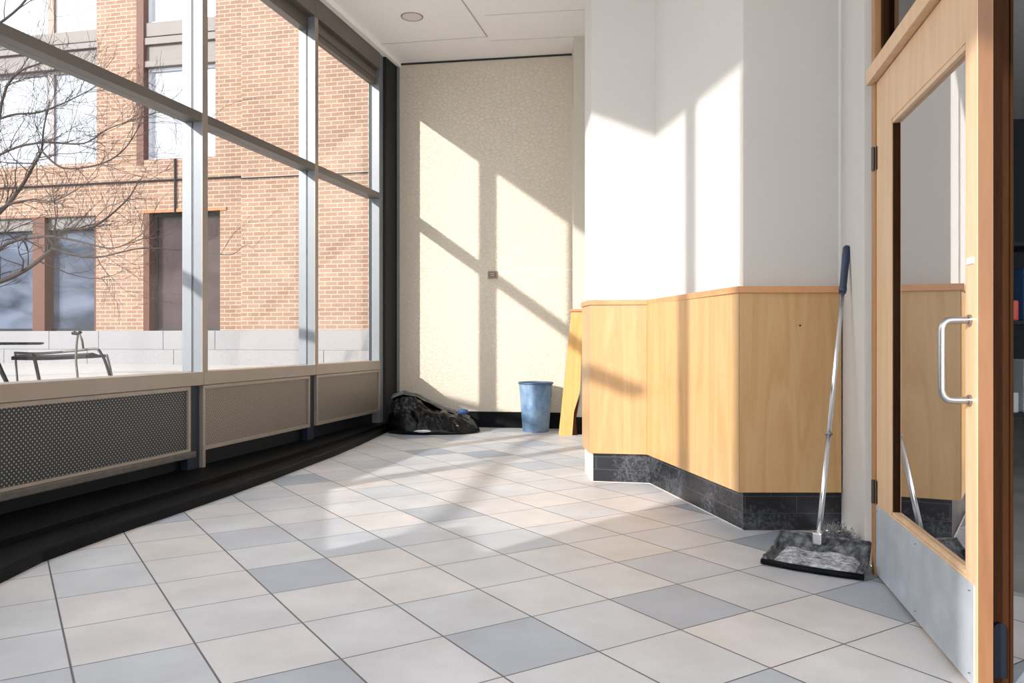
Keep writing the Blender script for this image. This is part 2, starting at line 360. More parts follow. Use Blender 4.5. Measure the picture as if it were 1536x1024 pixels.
window_bay(MW, SM3, s2, infill=4.22)
window_bay(MW, s2, s1, drop=.13)
window_bay(MW, s1, s0, drop=.13)
# unseen run past the left edge, bent and sized to shape the sunlight
P0 = Vector((-2.977, 4.2, 0)); P1 = Vector((-2.2095, .70, 0))
MB = run(P0, P1-P0); LB = (P1-P0).length
def sb(Y): return (4.2-Y)/(4.2-.70)*LB
window_bay(MB, 0, sb(2.32), head=4.66, headtop=4.74, trans=2.63, mw=.004, nearm=False)
window_bay(MB, sb(2.32), sb(1.54), head=4.66, headtop=4.74, trans=None, sill=1.2)
window_bay(MB, sb(1.54), LB, head=4.66, headtop=4.74, trans=None, nearm=False, sill=1.9)
# wall runs under the glass
def under(mtx, a, b, name, top=.745):
    w = obj(name, box(BM(), a, b, .10, .24, 0, top), M['blackback'], None, kind='structure'); w.matrix_world = mtx
    return w
under(MW, 0, s0, 'wall_left'); under(MB, 0, sb(2.32), 'wall_left_near'); under(MB, sb(2.32), sb(1.54), 'wall_left_near', 1.1); under(MB, sb(1.54), LB, 'wall_left_near', 1.8)
# dark lower mullion legs
# corner post between windows and back wall
e = empty('trim_1', kind='structure'); e.matrix_world = MW
obj('post', box(BM(), .03, SM3-.125, -.03, .20, 0, 4.62, .02), M['blackback'], e)
obj('end_stile', box(BM(), SM3-.122, SM3-.002, .0, .10, .0, 4.6, .004), M['alu_side'], e)
obj('post_highlight', box(BM(), -.02, .055, -.05, -.03, 0, 4.60, .006), M['alu_side'], e)  # pale strip added to paint the bluish highlight on the dark post

# radiator covers
def cover(mtx, a, b, matg, label, zt=.742, zb=.225, fw=.03, proud=0., leg=False):
    e = empty('radiator_cover'); e.matrix_world = mtx @ Matrix.Translation((a, 0, 0))
    w = b-a
    e.location = (mtx @ Vector((a, .02, 0)))
    bm = BM()
    for r in ((0, w, zt-fw, zt), (0, w, zb, zb+fw*1.1)): box(bm, r[0], r[1], -.022-proud, .03, r[2], r[3], .003)
    for r in ((0, fw), (w-fw, w)): box(bm, r[0], r[1], -.022-proud, .03, zb+fw, zt-fw, .003)
    obj('frame', bm, M['sill'], e)
    obj('perforated_screen', box(BM(), fw*.9, w-fw*.9, -.004, .01, zb+fw*.9, zt-fw*.9), matg, e)
    if leg: obj('leg', box(BM(), w-.035, w, -.02, .03, .03, zb+.01, .003), M['sill'], e)
    tag(e, label, 'radiator cover', 'perforated covers under the windows')
    return e
g2 = s_of_px(475); g1 = s_of_px(304.5)
cover(MW, s_of_px(570), s_of_px(475), M['grille_tan'], 'small tan perforated screen panel under the window, beside the dark corner post')
c2 = cover(MW, s_of_px(465), s_of_px(304.5), M['grille_tan'], 'middle tan perforated screen panel under the windows, with a narrow metal leg', leg=True)
SC1 = s_of_px(286)
c3 = cover(MW, SC1, s0, M['grille_dark'], 'large dark screen panel with pale dots under the window nearest the viewer', proud=.0)
obj('lower_rail', box(BM(), -.035, s0-SC1, -.045, .02, .19, .238, .008), M['outgrey'], c3)['label'] = 'protruding grey metal rail'
for i, (a, b) in enumerate(((s_of_px(304)+.004, s_of_px(286)-.004), (s_of_px(475)+.004, s_of_px(465)-.004))):
    t = obj('trim_%d' % (i+2), box(BM(), a, b, .03, .09, .03, .745), M['blue_dark'], None, kind='structure'); t.matrix_world = MW
# black plinth on the floor along the windows
fr = [(-1.42, 10.42), (-1.59, 8.44), (-1.682, 7.618), (-1.791, 6.94), (-1.886, 6.312), (-1.991, 5.713), (-2.106, 5.138), (-2.226, 4.586), (-2.325, 3.98)]
x, y = fr[-1]
fr += [(-2.30, 3.2), (-2.15, 2.2), (-2.0, .5)]
back = [MW @ Vector((s, .12, 0)) for s in (s0, 0)]
pts = fr + [tuple((MB @ Vector((LB, .12, 0)))[:2])] + [tuple(b[:2]) for b in back]
pl = obj('baseboard_left', prism(BM(), pts, 0, .055), M['black'], None, kind='structure')
bm = BM(); tube(bm, [(p[0]-.012, p[1], .052) for p in fr], .014, 8); obj('rounded_nosing', bm, M['black'], pl, True)
fr2 = [(p[0]*.62+(O.x+(p[1]-O.y)*.2423)*.38, p[1]) for p in fr[:9]]
bm = BM(); prism(bm, fr2 + [tuple((MW @ Vector((s0, .12, 0)))[:2]), tuple((MW @ Vector((0, .12, 0)))[:2])], .055, .09); obj('upper_step', bm, M['black'], pl)

# ------------------------------------------------------------------ floor, ceiling, walls
bm = BM(); prism(bm, [(-3.3, -3), (2.6, -3), (2.6, 3.0), (1.75, 3.9), (2.2, 10.4), (-1.6, 10.6), (-3.3, 4.2)], -.12, 0)
obj('floor', bm, M['tile'], kind='structure')
ZC = 4.65
bm = BM(); prism(bm, [(-3.4, -3), (9, -3), (9, 13), (2.2, 13), (2.2, 10.6), (-1.75, 10.6), (-3.2, 4.2), (-2.977, 4.2), (-2.2095, .70), (-2.42, .70)], ZC, ZC+.15)
cl = obj('ceiling', bm, M['ceil'], kind='structure')
def on_ceil(x, y): d = (ZC-H)*F/(HY-y); return Vector(((x-CX)/F*d, d, ZC))
bm = BM()
for a, b, w in ((on_ceil(573, 66), on_ceil(731, 55), .006), (on_ceil(731, 55), on_ceil(693, 0), .016), (on_ceil(727, 23), on_ceil(878, 14), .003), (on_ceil(735, 61), on_ceil(861, 55), .003)):
    if a.z: 
        d = (b-a)
        if d.length > 1.0 and w > .01: b = a + d*3
        d = (b-a).normalized(); n = Vector((-d.y, d.x, 0))*w*.5
        prism(bm, [(a-n)[:2], (b-n)[:2], (b+n)[:2], (a+n)[:2]], ZC-.003, ZC+.001)
obj('joint_lines', bm, M['ceilgap'], cl)
# soffit strip along the window heads
t = obj('trim_4', box(BM(), -.05, s0+.1, -.07, .24, 4.60, ZC-.001), M['ceil'], None, kind='structure'); t.matrix_world = MW
# outer parapet above ceiling is not seen
BL = Vector((-1.56, 10.341)); BR = Vector((.76, 9.957)); dB = (BR-BL).normalized(); nB = Vector((-dB.y, dB.x))
bk = [BL-dB*.3, BR+dB*.9, BR+dB*.9+nB*.2, BL-dB*.3+nB*.2]
obj('wall_back', prism(BM(), bk, 0, ZC), M['paper'], kind='structure')
q = -nB*.012
obj('baseboard_back', prism(BM(), [BL+q, BR+q, BR, BL], 0, .20), M['black'], kind='structure')
obj('trim_6', prism(BM(), [BL+q, BR+q, BR, BL], ZC-.022, ZC-.001), M['gasket'], kind='structure')
t = obj('trim_7', prism(BM(), [BL+dB*.055+q*.6, BL+dB*.068+q*.6, BL+dB*.068, BL+dB*.055], .2, ZC-.03), M['gasket'], kind='structure')
# pier in front of the back wall
pier = [(.725, 9.4), (1.3, 9.4), (1.3, 10.1), (.745, 10.0)]
obj('wall_pier', prism(BM(), pier, 0, ZC), mat('cream_pier_paint', (.60, .55, .46), .7, 0, .01, 2), kind='structure')
obj('baseboard_pier', prism(BM(), [(.72, 9.388), (1.3, 9.388), (1.3, 9.4), (.72, 9.4)], 0, .2), M['black'], kind='structure')
# stepped white wall on the right
WH = [(.608, 6.70), (.620, 6.27), (1.106, 6.20), (1.345, 4.67), (1.912, 4.67), (1.76, 4.08), (1.725, 3.93), (1.86, 3.90), (2.3, 4.7), (2.3, 9.4), (1.3, 9.4), (1.3, 6.75)]
obj('wall_right', prism(BM(), WH, 0, ZC), M['white'], kind='structure')
# corner guard strip on the return
obj('trim_8', prism(BM(), [(1.898, 4.675), (1.898, 4.655), (1.950, 4.655), (1.950, 4.675)], 0, ZC-.01), M['white_trim'], kind='structure')
# wood wainscot, proud of the wall
ZB, ZT = .228, 1.372
def wain(n, pts, cap):
    p = obj('trim_%d' % n, prism(BM(), pts, ZB, ZT), M['wood'], None, kind='structure')
    obj('cap_rail', prism(BM(), cap, ZT, ZT+.036), M['cap'], p)
    return p
wain(9, [(.578, 6.62), (.600, 6.20), (1.0276, 6.13), (1.12, 6.22), (.63, 6.28), (.60, 6.62)],
     [(.566, 6.62), (.590, 6.188), (1.033, 6.118), (1.12, 6.22), (.64, 6.3), (.61, 6.62)])
wain(10, [(1.0286, 6.128), (1.300, 4.60), (1.36, 4.69), (1.125, 6.21)],
     [(1.034, 6.117), (1.290, 4.585), (1.36, 4.69), (1.125, 6.21)])
wain(11, [(1.302, 4.60), (1.886, 4.60), (1.900, 4.66), (1.35, 4.66)],
     [(1.291, 4.585), (1.892, 4.585), (1.900, 4.664), (1.36, 4.675)])
bm = BM(); lathe(bm, [(.006, 0), (.006, .002), (.001, .003)], 10); ho = obj('screw_hole', bm, M['hinge'], bpy.data.objects['trim_11']); hp = P3x = ((1200-CX)/F*4.6, 4.599, H+(HY-488)*4.6/F); ho.location = hp; ho.rotation_euler = (PI/2, 0, 0)
obj('baseboard_right', prism(BM(), [(.635, 6.60), (.633, 6.25), (1.059, 6.165), (1.339, 4.651), (1.935, 4.651), (1.935, 4.69), (1.36, 4.69), (1.12, 6.22), (.66, 6.29), (.66, 6.6)], 0, ZB+.01), M['basetile'], kind='structure')
# pale caulk line at the foot of the base
bm = BM(); tube(bm, [(.633, 6.245, .002), (1.056, 6.160, .002), (1.335, 4.645, .002)], .0045, 6); obj('trim_12', bm, M['ceilgap'], kind='structure')

# ------------------------------------------------------------------ door and its frame
DA = math.atan(.206); Dh = Vector((1.70, 3.755, 0)); dd = Vector((-math.sin(DA), -math.cos(DA), 0))
MD = run(Dh, dd, 1)           # x along the leaf toward the viewer, y = away from +? (outward)
nd = Vector((-dd.y, dd.x, 0)); sgn = 1 if nd.x > 0 else -1   # which way local +y points
# local +y should point away from the lobby (to +X)
if sgn < 0:
    MD = Matrix(((dd.x, -nd.x, 0, Dh.x), (dd.y, -nd.y, 0, Dh.y), (0, 0, 1, 0), (0, 0, 0, 1)))
def kd(x):  # leaf distance for a pixel column on its face
    a = (x-CX)/F; Y = .9265/(a-.206); return (3.755-Y)/math.cos(DA)
def dz(x, y): a = (x-CX)/F; Y = .9265/(a-.206); return H + (HY-y)*Y/F
WL = kd(1466)
door = empty('door_1', kind='structure'); door.matrix_world = MD
ZD = dz(1310, 131); gx0, gx1 = kd(1337), kd(1448); gz0, gz1 = dz(1390, 815), dz(1390, 124); x0 = kd(1315)
T = .045
print('door', WL, ZD, gx0, gx1, gz0, gz1)
bm = BM(); box(bm, x0, gx0, 0, T, .012, ZD, .002); box(bm, gx1, WL, 0, T, .012, ZD, .002)
box(bm, gx0, gx1, 0, T, .012, gz0, .001); box(bm, gx0, gx1, 0, T, gz1, ZD, .001)
obj('door_leaf', bm, M['doorwood'], door)
obj('latch_edge', box(BM(), WL, WL+.003, .002, T-.002, .012, ZD-.002), wood('shaded_edge_wood', (.15, .062, .02), (.195, .085, .03), .5), door)  # edge wood coloured darker to stand in for shade on it
pane = obj('pane', box(BM(), gx0-.005, gx1+.005, .020, .026, gz0-.005, gz1+.005), M['doorglass'], door)
bm = BM()
for r in ((gx0, gx0+.012, gz0, gz1), (gx1-.012, gx1, gz0, gz1)): box(bm, r[0], r[1], .006, .02, r[2], r[3])
obj('glazing_bead', bm, M['darkwood'], door)
bm = BM()
for r in ((gx0+.012, gx1-.012, gz0, gz0+.014), (gx0+.012, gx1-.012, gz1-.02, gz1)): box(bm, r[0], r[1], .002, .02, r[2], r[3], .002)
obj('glazing_bead', bm, M['doorwood'], door)
kt = dz(1390, 846); print('kick', kt, dz(1315, 781), dz(1458, 905))
bm = BM(); box(bm, x0+.004, WL-.02, -.004, .0, .018, .335, .001); kp = obj('kick_plate', bm, M['kick'], door)
bm = BM()
for px in (x0+.03, (x0+WL)/2, WL-.05):
    for z in (.05, .31): lathe(bm, [(.005, 0), (.005, .002), (.003, .003)], 10, (px, -.006, z))
obj('screw', bm, M['steel'], kp)
# pull handle
hx = kd(1456); ht = dz(1455, 480); hb = dz(1455, 600); rx = hx
bm = BM()
pth = [(rx, 0, ht), (rx, -.055, ht), (rx, -.072, ht-.006), (rx, -.082, ht-.022), (rx, -.084, ht-.05), (rx, -.084, hb+.05), (rx, -.082, hb+.022), (rx, -.072, hb+.006), (rx, -.055, hb), (rx, 0, hb)]
tube(bm, smoothpath(pth, 5), .0115, 16); hd = obj('handle', bm, M['steel'], door, True)
bm = BM()
for z in (ht, hb): tube(bm, [(rx, .0, z), (rx, -.008, z)], .018, 20)
obj('rosette', bm, M['steel'], hd)
# small torn label stud on the stile
obj('lock_plug', box(BM(), kd(1451), kd(1461), -.003, 0, dz(1456, 396), dz(1456, 386), .001), M['paperwhite'], door)
# hinges
for y in (243, 733):
    z = dz(1309, y); bm = BM(); tube(bm, [(x0-.012, -.012, z-.055), (x0-.012, -.012, z+.055)], .009, 12)
    box(bm, x0-.006, x0+.018, -.003, .001, z-.053, z+.053); box(bm, x0-.045, x0-.02, -.006, .0, z-.053, z+.053)
    obj('hinge', bm, M['hinge'], door)
# frame around the door
fr_e = empty('trim_13', kind='structure'); fr_e.matrix_world = MD
bm = BM(); box(bm, -.055+x0-.01, x0-.006, -.008, .12, 0, ZC-.05, .002); obj('hinge_jamb', bm, M['framewood'], fr_e)
bm = BM(); box(bm, x0-.06, WL+.03, -.035, .1, ZD+.005, ZD+.075, .003); obj('transom_rail', bm, M['doorwood'], fr_e)
# transom light
te = empty('window_8', kind='structure'); te.matrix_world = MD
ztt = dz(1310, 2)
bm = BM(); box(bm, x0-.01, WL+.03, -.0, .09, ztt+.02, ztt+.12, .003); obj('top_rail', bm, M['framewood'], te)
bm = BM(); box(bm, x0-.008, x0+.035, .02, .07, ZD+.075, ztt+.02, .003); obj('window_frame', bm, M['darkwood'], te)
bm = BM(); box(bm, x0+.03, WL+.03, .045, .051, ZD+.075, ztt+.02); obj('pane', bm, M['darkglass'], te)
bm = BM(); box(bm, x0-.06, WL+1.0, .05, .15, ztt+.12, ZC); obj('wall_over_door', bm, M['white'], None, kind='structure').matrix_world = MD
# dark second door edge / post right of the leaf
def wx(x, d): return (x-CX)/F*d
pd = 2.56
sd = empty('door_2', kind='structure')
obj('door_leaf', box(BM(), wx(1485, pd)+.002, wx(1514, pd), pd, pd+.10, .0, 3.4, .003), M['darkwood'], sd)
obj('edge_strip', box(BM(), wx(1516, pd), wx(1520.5, pd), pd+.0, pd+.06, .0, 3.4, .002), M['darkwood'], sd)
zg = H+(HY-932)*pd/F
bm = BM(); zt = zg; xa, xb = wx(1486.5, pd), wx(1505, pd)
prof = [(xa, .03), (xb, .03)] + [((xa+xb)/2+(xb-xa)/2*math.cos(a), zt-.02+.02*math.sin(a)) for a in [i*PI/8 for i in range(9)]]
a = [bm.verts.new((p[0], pd-.016, p[1])) for p in prof]; b = [bm.verts.new((p[0], pd+.001, p[1])) for p in prof]
bm.faces.new(a); bm.faces.new(b[::-1])
for i in range(len(prof)): bm.faces.new([a[i], a[(i+1) % len(prof)], b[(i+1) % len(prof)], b[i]])
obj('floor_bolt_cover', bm, mat('blue_black_rubber', (.004, .007, .014), .6, spec=.2), sd)

# room beyond the door
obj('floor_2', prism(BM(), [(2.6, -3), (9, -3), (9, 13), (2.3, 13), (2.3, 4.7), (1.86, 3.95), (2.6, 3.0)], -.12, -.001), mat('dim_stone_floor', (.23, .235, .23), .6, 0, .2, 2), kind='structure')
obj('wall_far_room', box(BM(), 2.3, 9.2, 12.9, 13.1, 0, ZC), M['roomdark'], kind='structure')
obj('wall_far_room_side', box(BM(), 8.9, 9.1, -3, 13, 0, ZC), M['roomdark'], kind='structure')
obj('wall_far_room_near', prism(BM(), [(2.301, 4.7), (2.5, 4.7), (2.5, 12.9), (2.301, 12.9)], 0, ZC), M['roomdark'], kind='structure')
# cluttered shelf seen in the gap right of the doors
sh = empty('storage_shelf', (4.05, 6.55, 0)); tag(sh, 'dark metal storage shelf seen through the gap right of the brown door', 'shelf')
for z in (.5, 1.26, 1.9): obj('shelf_board', box(BM(), 0, .9, 0, .5, z-.03, z), M['outdark'], sh)
for px, py in ((0, 0), (.86, 0), (0, .46), (.86, .46)): obj('upright', box(BM(), px, px+.04, py, py+.04, 0, 2.2), M['outdark'], sh)
cs = [('red', (.45, .06, .04)), ('white', (.6, .62, .65)), ('blue', (.05, .13, .3)), ('silver', (.35, .38, .42))]
k = 0
for z, cols in ((1.26, (0, 2, 1)), (.5, (3, 1))):
    xx = .045
    for ci in cols:
        nm, c = cs[ci]; w = .085; h = (.17, .44, .30)[cols.index(ci)]; k += 1
        bm = BM(); box(bm, 4.05+xx, 4.05+xx+w, 6.62, 6.85, z, z+h, .015)
        lvl = {1.26: 'middle', .5: 'lower'}[z]
        o = obj('storage_box', bm, mat(nm+'_box', c, .4), None)
        tag(o, '%s box on the %s board of the dark shelf in the next room' % (nm, lvl), 'box', 'boxes on the storage shelf')
        xx += w+.04

# unseen left wall added to block sun, its tall opening added to light the door
lw = run(Vector((-2.2095, .70, 0)), Vector((.1, -1.7, 0)))
bm = BM()
L2 = 4.0
wa, wb, wt = 1.88, 3.2, 4.0
box(bm, 0, wa, 0, .25, 0, ZC); box(bm, wb, L2, 0, .25, 0, ZC); box(bm, wa, wb, 0, .25, 0, .9); box(bm, wa, wb, 0, .25, wt, ZC)
o = obj('wall_left_solid', bm, M['white'], kind='structure'); o.matrix_world = lw

# ------------------------------------------------------------------ ceiling light, outlet
p = on_ceil(618, 25)
cle = empty('ceiling_light', (p.x, p.y, ZC)); tag(cle, 'round recessed downlight, unlit, in the white ceiling near the window heads', 'ceiling light')
bm = BM(); lathe(bm, [(.108, 0), (.108, -.004), (.121, -.006), (.124, 0)], 48); obj('trim_ring', bm, mat('bronze_ring', (.30, .24, .19), .5), cle, True)
bm = BM(); lathe(bm, [(.107, -.001), (.107, -.003)], 48); obj('diffuser', bm, mat('unlit_diffuser', (.74, .69, .66), .6), cle)

def wallpt(x):  # point on the back wall for a pixel column
    a = (x-CX)/F; # BL + t dB
    t = (a*BL.y-BL.x)/(dB.x-a*dB.y); return BL+dB*t
c = wallpt(739); kk = c.y/F; zc = H+(HY-412)*kk
ang = math.atan2(dB.y, dB.x)
e = empty('wall_switch', (c.x+q.x*.05, c.y+q.y*.05, zc), ang); tag(e, 'small square bronze control plate on the sunlit cream back wall', 'wall switch')
obj('plate', box(BM(), -.062, .062, -.014, 0, -.047, .047, .006), M['brass'], e)
obj('bezel', box(BM(), -.045, .045, -.02, -.012, -.03, .03, .003), mat('dark_brass', (.12, .09, .065), .4, .5), e)
bm = BM()
for z in (-.012, .012): box(bm, -.03, .03, -.025, -.02, z-.005, z+.005, .001)
obj('rocker', bm, mat('tan_rocker', (.45, .38, .3), .5), e)
bm = BM(); prism(bm, [BL+dB*((c-BL).length+.06)+q*.15, BR+q*.15, BR, BL+dB*((c-BL).length+.06)], zc+.048, zc+.052)
obj('trim_14', bm, M['ceil'], kind='structure')

# ------------------------------------------------------------------ things on the floor
# blue bin
tc_ = empty('trash_can', (.287, 9.70, 0)); tag(tc_, 'dusty blue tapered plastic waste bin standing against the back wall', 'trash can')
bm = BM(); lathe(bm, [(.150, .0), (.158, .004), (.203, .575), (.198, .575), (.152, .02), (.0005, .018)], 56); obj('body', bm, M['bin'], tc_, True)
bm = BM()
ring = [(.203, .572), (.212, .575), (.213, .590), (.208, .596), (.198, .592), (.198, .575)]
seg = 56; rs = [[bm.verts.new((r*math.cos(2*PI*k/seg), r*math.sin(2*PI*k/seg), z)) for k in range(seg)] for r, z in ring]
for i in range(len(ring)):
    a, b = rs[i], rs[(i+1) % len(ring)]
    for k in range(seg): bm.faces.new([a[k], a[(k+1) % seg], b[(k+1) % seg], b[k]])
obj('rim', bm, mat('darker_blue_rim', (.06, .11, .19), .45), tc_, True)

# leaning board
bd = empty('leaning_board', (.62, 9.27, 0)); tag(bd, 'tall honey-coloured wooden board with a small cap leaning beside the blue bin', 'board')
def P3(x, y, d): return Vector(((x-CX)/F*d, d, H+(HY-y)*d/F))
def slab(bm, q4, th):
    n = (q4[1]-q4[0]).cross(q4[3]-q4[0]).normalized()
    if n.y < 0: n = -n
    a = [bm.verts.new(v) for v in q4]; b = [bm.verts.new(v+n*th) for v in q4]
    bm.faces.new(a); bm.faces.new(b[::-1]); m = len(q4)
    for i in range(m): bm.faces.new([a[i], a[(i+1) % m], b[(i+1) % m], b[i]])
dbot, dtop = 9.29, 9.35
yb = HY+H*F/dbot
q4 = [P3(838, yb, dbot), P3(858, yb, dbot), P3(861, 618, dbot+.01), P3(870, 585, dbot+.02), P3(875.5, 467, dtop), P3(857, 467, dtop)]
bl = bd.location.copy()
slab(BMB := BM(), [v-bl for v in q4], .022); obj('panel', BMB, wood('honey_veneer', (.62, .34, .10), (.74, .45, .17), .42), bd)
bm = BM(); a = P3(854, 463.5, dtop-.01)-bl; b = P3(877, 467, dtop-.01)-bl
box(bm, a.x, b.x, a.y-.01, a.y+.035, b.z, a.z, .003); obj('cap', bm, M['cap'], bd)
q5 = [P3(858.5, yb, dbot+.012), P3(866, yb, dbot+.012), P3(864, 628, dbot+.02), P3(871, 590, dbot+.03), P3(861, 617, dbot+.02)]
bm = BM(); slab(bm, [v-bl for v in q5], .012); obj('splintered_edge', bm, M['darkwood'], bd)['label'] = 'dark broken lower edge'

# garbage bag
def blob(bm, c, r, seed, amp=.16, sub=5, flat=.0, ridge=3.2):
    geom = bmesh.ops.create_icosphere(bm, subdivisions=sub, radius=1.)
    for v in geom['verts']:
        n = v.co.copy()
        s = Vector((seed, seed*2, 0))
        d = abs(noise.noise(n*ridge+s))*1.3 + abs(noise.noise(n*ridge*2.3+s))*.6 + .35*abs(noise.noise(n*ridge*5+s))
        f = 1 + amp*(.6-d)
        v.co = Vector((c[0]+n.x*r[0]*f, c[1]+n.y*r[1]*f, c[2]+n.z*r[2]*f))
    return geom['verts']
def fs(v, bl0):
    return v
bag = empty('garbage_bag', (-.98, 9.66, 0)); tag(bag, 'slumped shiny black rubbish bag lying in the corner beside the windows', 'garbage bag')
bo = bag.location.copy()
bm = BM()
tops = [(-1.60, .33), (-1.43, .43), (-1.30, .475), (-1.12, .43), (-.95, .345), (-.80, .275), (-.62, .22), (-.50, .165), (-.42, .10), (-.375, .0)]
def topz(x):
    for (a, za), (b, zb_) in zip(tops, tops[1:]):
        if x <= b: t = max(0, (x-a)/(b-a)); return za+(zb_-za)*t
    return 0
nx, na = 90, 56
grid = []
for i in range(nx+1):
    u = i/nx; x = -1.50 + u*1.12
    zt_ = topz(x); hw = .33*math.sqrt(max(0., 1-abs(2*u-1)**3.0)) + .004
    hz = max(zt_*min(1, (u/.06)**.5 if u < .06 else 1), .004)
    row = []
    for j in range(na+1):
        a = PI*j/na   # from front floor over the top to the back floor
        ca, sa = math.cos(a), math.sin(a)
        y = -hw*abs(ca)**.62*(1 if ca > 0 else -1); z = hz*abs(sa)**.75
        p = Vector((x, y, z)); ns = abs(noise.noise(Vector((x*5, y*6, z*7+3))))*.13 + abs(noise.noise(Vector((x*13, y*13+x*5, z*15))))*.07 + abs(noise.noise(Vector((x*30, y*25, z*34))))*.03
        fac = 1 - ns*1.6*min(1, sa*3)
        y *= fac; z *= (1-ns*1.1)
        row.append(bm.verts.new((x-bo.x + noise.noise(Vector((y*9, z*9, x*4)))*.02, y, max(z, .001))))
    grid.append(row)
for i in range(nx):
    for j in range(na): bm.faces.new([grid[i][j], grid[i+1][j], grid[i+1][j+1], grid[i][j+1]])
bm.faces.new([r[0] for r in grid][::-1] + [r[na] for r in grid])
bm.faces.new(grid[0]); bm.faces.new(grid[-1][::-1])
bo_ = obj('bag_body', bm, M['bag'], bag, True)
for v in bo_.data.vertices:
    w = v.co + bo
    ex = -1.42-(10.42-w.y)*.086
    if w.x < ex+.02 and v.co.z < .10: v.co.z = .098 if v.co.z > .097 or w.x < ex-.2 else max(v.co.z, .062)
# added grey sheet that paints the silver sheen over the top of the bag
bm = BM(); nu, nv = 40, 14; g = []
for i in range(nu+1):
    u = i/nu; r = []
    for j in range(nv+1):
        v = j/nv; x = -1.44+u*.93; yy = -.13+v*.26+u*.05
        z = topz(x) + .012 - .05*abs(v-.55) + .02*math.sin(v*16+u*3)*(.7-u*.4) + noise.noise(Vector((x*12, yy*30, 1)))*.012
        r.append(bm.verts.new((x-bo.x, yy, z)))
    g.append(r)
for i in range(nu):
    for j in range(nv): bm.faces.new([g[i][j], g[i+1][j], g[i+1][j+1], g[i][j+1]])
so = obj('sheen_sheet', bm, M['bagsheen'], bag); so['label'] = 'added grey layer painting the sheen on top of the bag'
md = so.modifiers.new('t', 'SOLIDIFY'); md.thickness = .006
bm = BM(); vs = blob(bm, (-.585, 9.62, .245), (.06, .05, .03), 4, .5, 4, ridge=2.5); o = obj('blue_rag', bm, M['bluecloth'], None, True); tag(o, 'crumpled blue rag on the low end of the black rubbish bag', 'rag')
bm = BM(); vs = blob(bm, (-1.035, 9.315, .045), (.085, .03, .014), 9, .5, 3, ridge=2); o = obj('paper_scrap', bm, M['paperwhite'], None, True); tag(o, 'small white paper scrap at the foot of the black rubbish bag', 'paper')

# dustpan with upright handle
A0 = Vector((1.225, 3.93, 0)); B0 = Vector((1.60, 3.665, 0)); ux = (B0-A0).normalized(); uy = Vector((-ux.y, ux.x, 0)); 
if uy.y < 0: uy = -uy
dp = empty('dustpan', A0, math.atan2(ux.y, ux.x)); tag(dp, 'black upright dustpan full of grey dust beside the wooden door', 'dustpan')
Wd = (B0-A0).length; D = .235
bm = BM()
nx, ny = 24, 14; top = []
def pan_z(u, v):     # v: 0 front lip .. 1 back
    z = .012 + .035*v*v
    if v > .72: z += .07*((v-.72)/.28)**1.2
    side = max(0, abs(2*u-1)-.90)/.10
    z += side*(.028*(1-v)+.012)
    return z
for i in range(nx+1):
    u = i/nx; row = []
    for j in range(ny+1):
        v = j/ny; wsc = 1+.0*v; x = Wd*(.5+(u-.5)*(1.0-.06*v)); row.append(bm.verts.new((x, v*D + .012*math.sin(PI*u)*(v>.9), pan_z(u, v))))
    top.append(row)
for i in range(nx):
    for j in range(ny): bm.faces.new([top[i][j], top[i+1][j], top[i+1][j+1], top[i][j+1]])
po = obj('pan', bm, M['pan'], dp, True); md = po.modifiers.new('t', 'SOLIDIFY'); md.thickness = .011; md.offset = -1
bm = BM(); tube(bm, [(-.006, .006, .019), (Wd*.3, -.004, .016), (Wd*.7, -.004, .016), (Wd+.004, .006, .019)], .015, 10); obj('front_lip', bm, M['dustblack'] or M['black'], dp, True)
bm = BM()
for sx in (0, 1):
    xx = .004 if sx == 0 else Wd-.004
    tube(bm, [(xx, .0, .032), (xx, D*.5, .05), (xx-(.010 if sx else -.010), D*.85, .09), (xx-(.012 if sx else -.012), D, .125)], .009, 8)
tube(bm, [(.015, D+.002, .122), (Wd*.25, D+.01, .122), (Wd*.5, D+.012, .122), (Wd*.75, D+.01, .122), (Wd-.015, D+.002, .122)], .010, 8)
obj('rolled_rim', bm, M['pan'], dp, True)
bm = BM(); g = []
for i in range(33):
    u = i/32; r = []
    for j in range(17):
        v = j/16; uu = .05+.9*u; vv = .04+.80*v
        edge = min(u, 1-u, v, 1-v); h = min(1, edge*9)
        z = pan_z(uu, vv)+.004 + h*(.022+.012*noise.noise(Vector((u*7, v*5, 2)))+.006*noise.noise(Vector((u*25, v*20, 2))))
        r.append(bm.verts.new((Wd*(.5+(uu-.5)*.97), vv*D, z)))
    g.append(r)
for i in range(32):
    for j in range(16): bm.faces.new([g[i][j], g[i+1][j], g[i+1][j+1], g[i][j+1]])
o = obj('dust_heap', bm, M['pandust'], None, True); o.matrix_world = Matrix.Translation(A0) @ Matrix.Rotation(math.atan2(ux.y, ux.x), 4, 'Z'); o['kind'] = 'stuff'
tag(o, 'grey plaster dust lying in the black dustpan', 'dust')
Rz = Matrix.Rotation(-math.atan2(ux.y, ux.x), 4, 'Z')
def toloc(p): return Rz @ (Vector(p)-A0)
pb = P3(1228, 806, 3.99); ptp = P3(1270.5, 369, 4.37)
a, b = toloc(pb), toloc(ptp)
gr = a.lerp(b, .833); j1 = a.lerp(b, .335)
bm = BM(); tube(bm, [a, j1], .0135, 14); tube(bm, [j1, gr], .012, 14); obj('pole', bm, M['chrome'], dp, True)
dr = (b-a).normalized()
bm = BM(); tube(bm, [j1-dr*.004, j1+dr*.004], .019, 16); obj('collar', bm, M['steel'], dp, True)
bm = BM(); tube(bm, [gr-dr*.012, gr+dr*.01, gr+dr*.03, gr+dr*.12, b-dr*.05, b-dr*.01, b], [.018, .021, .0185, .019, .021, .020, .013], 18); obj('grip', bm, M['navy'], dp, True)
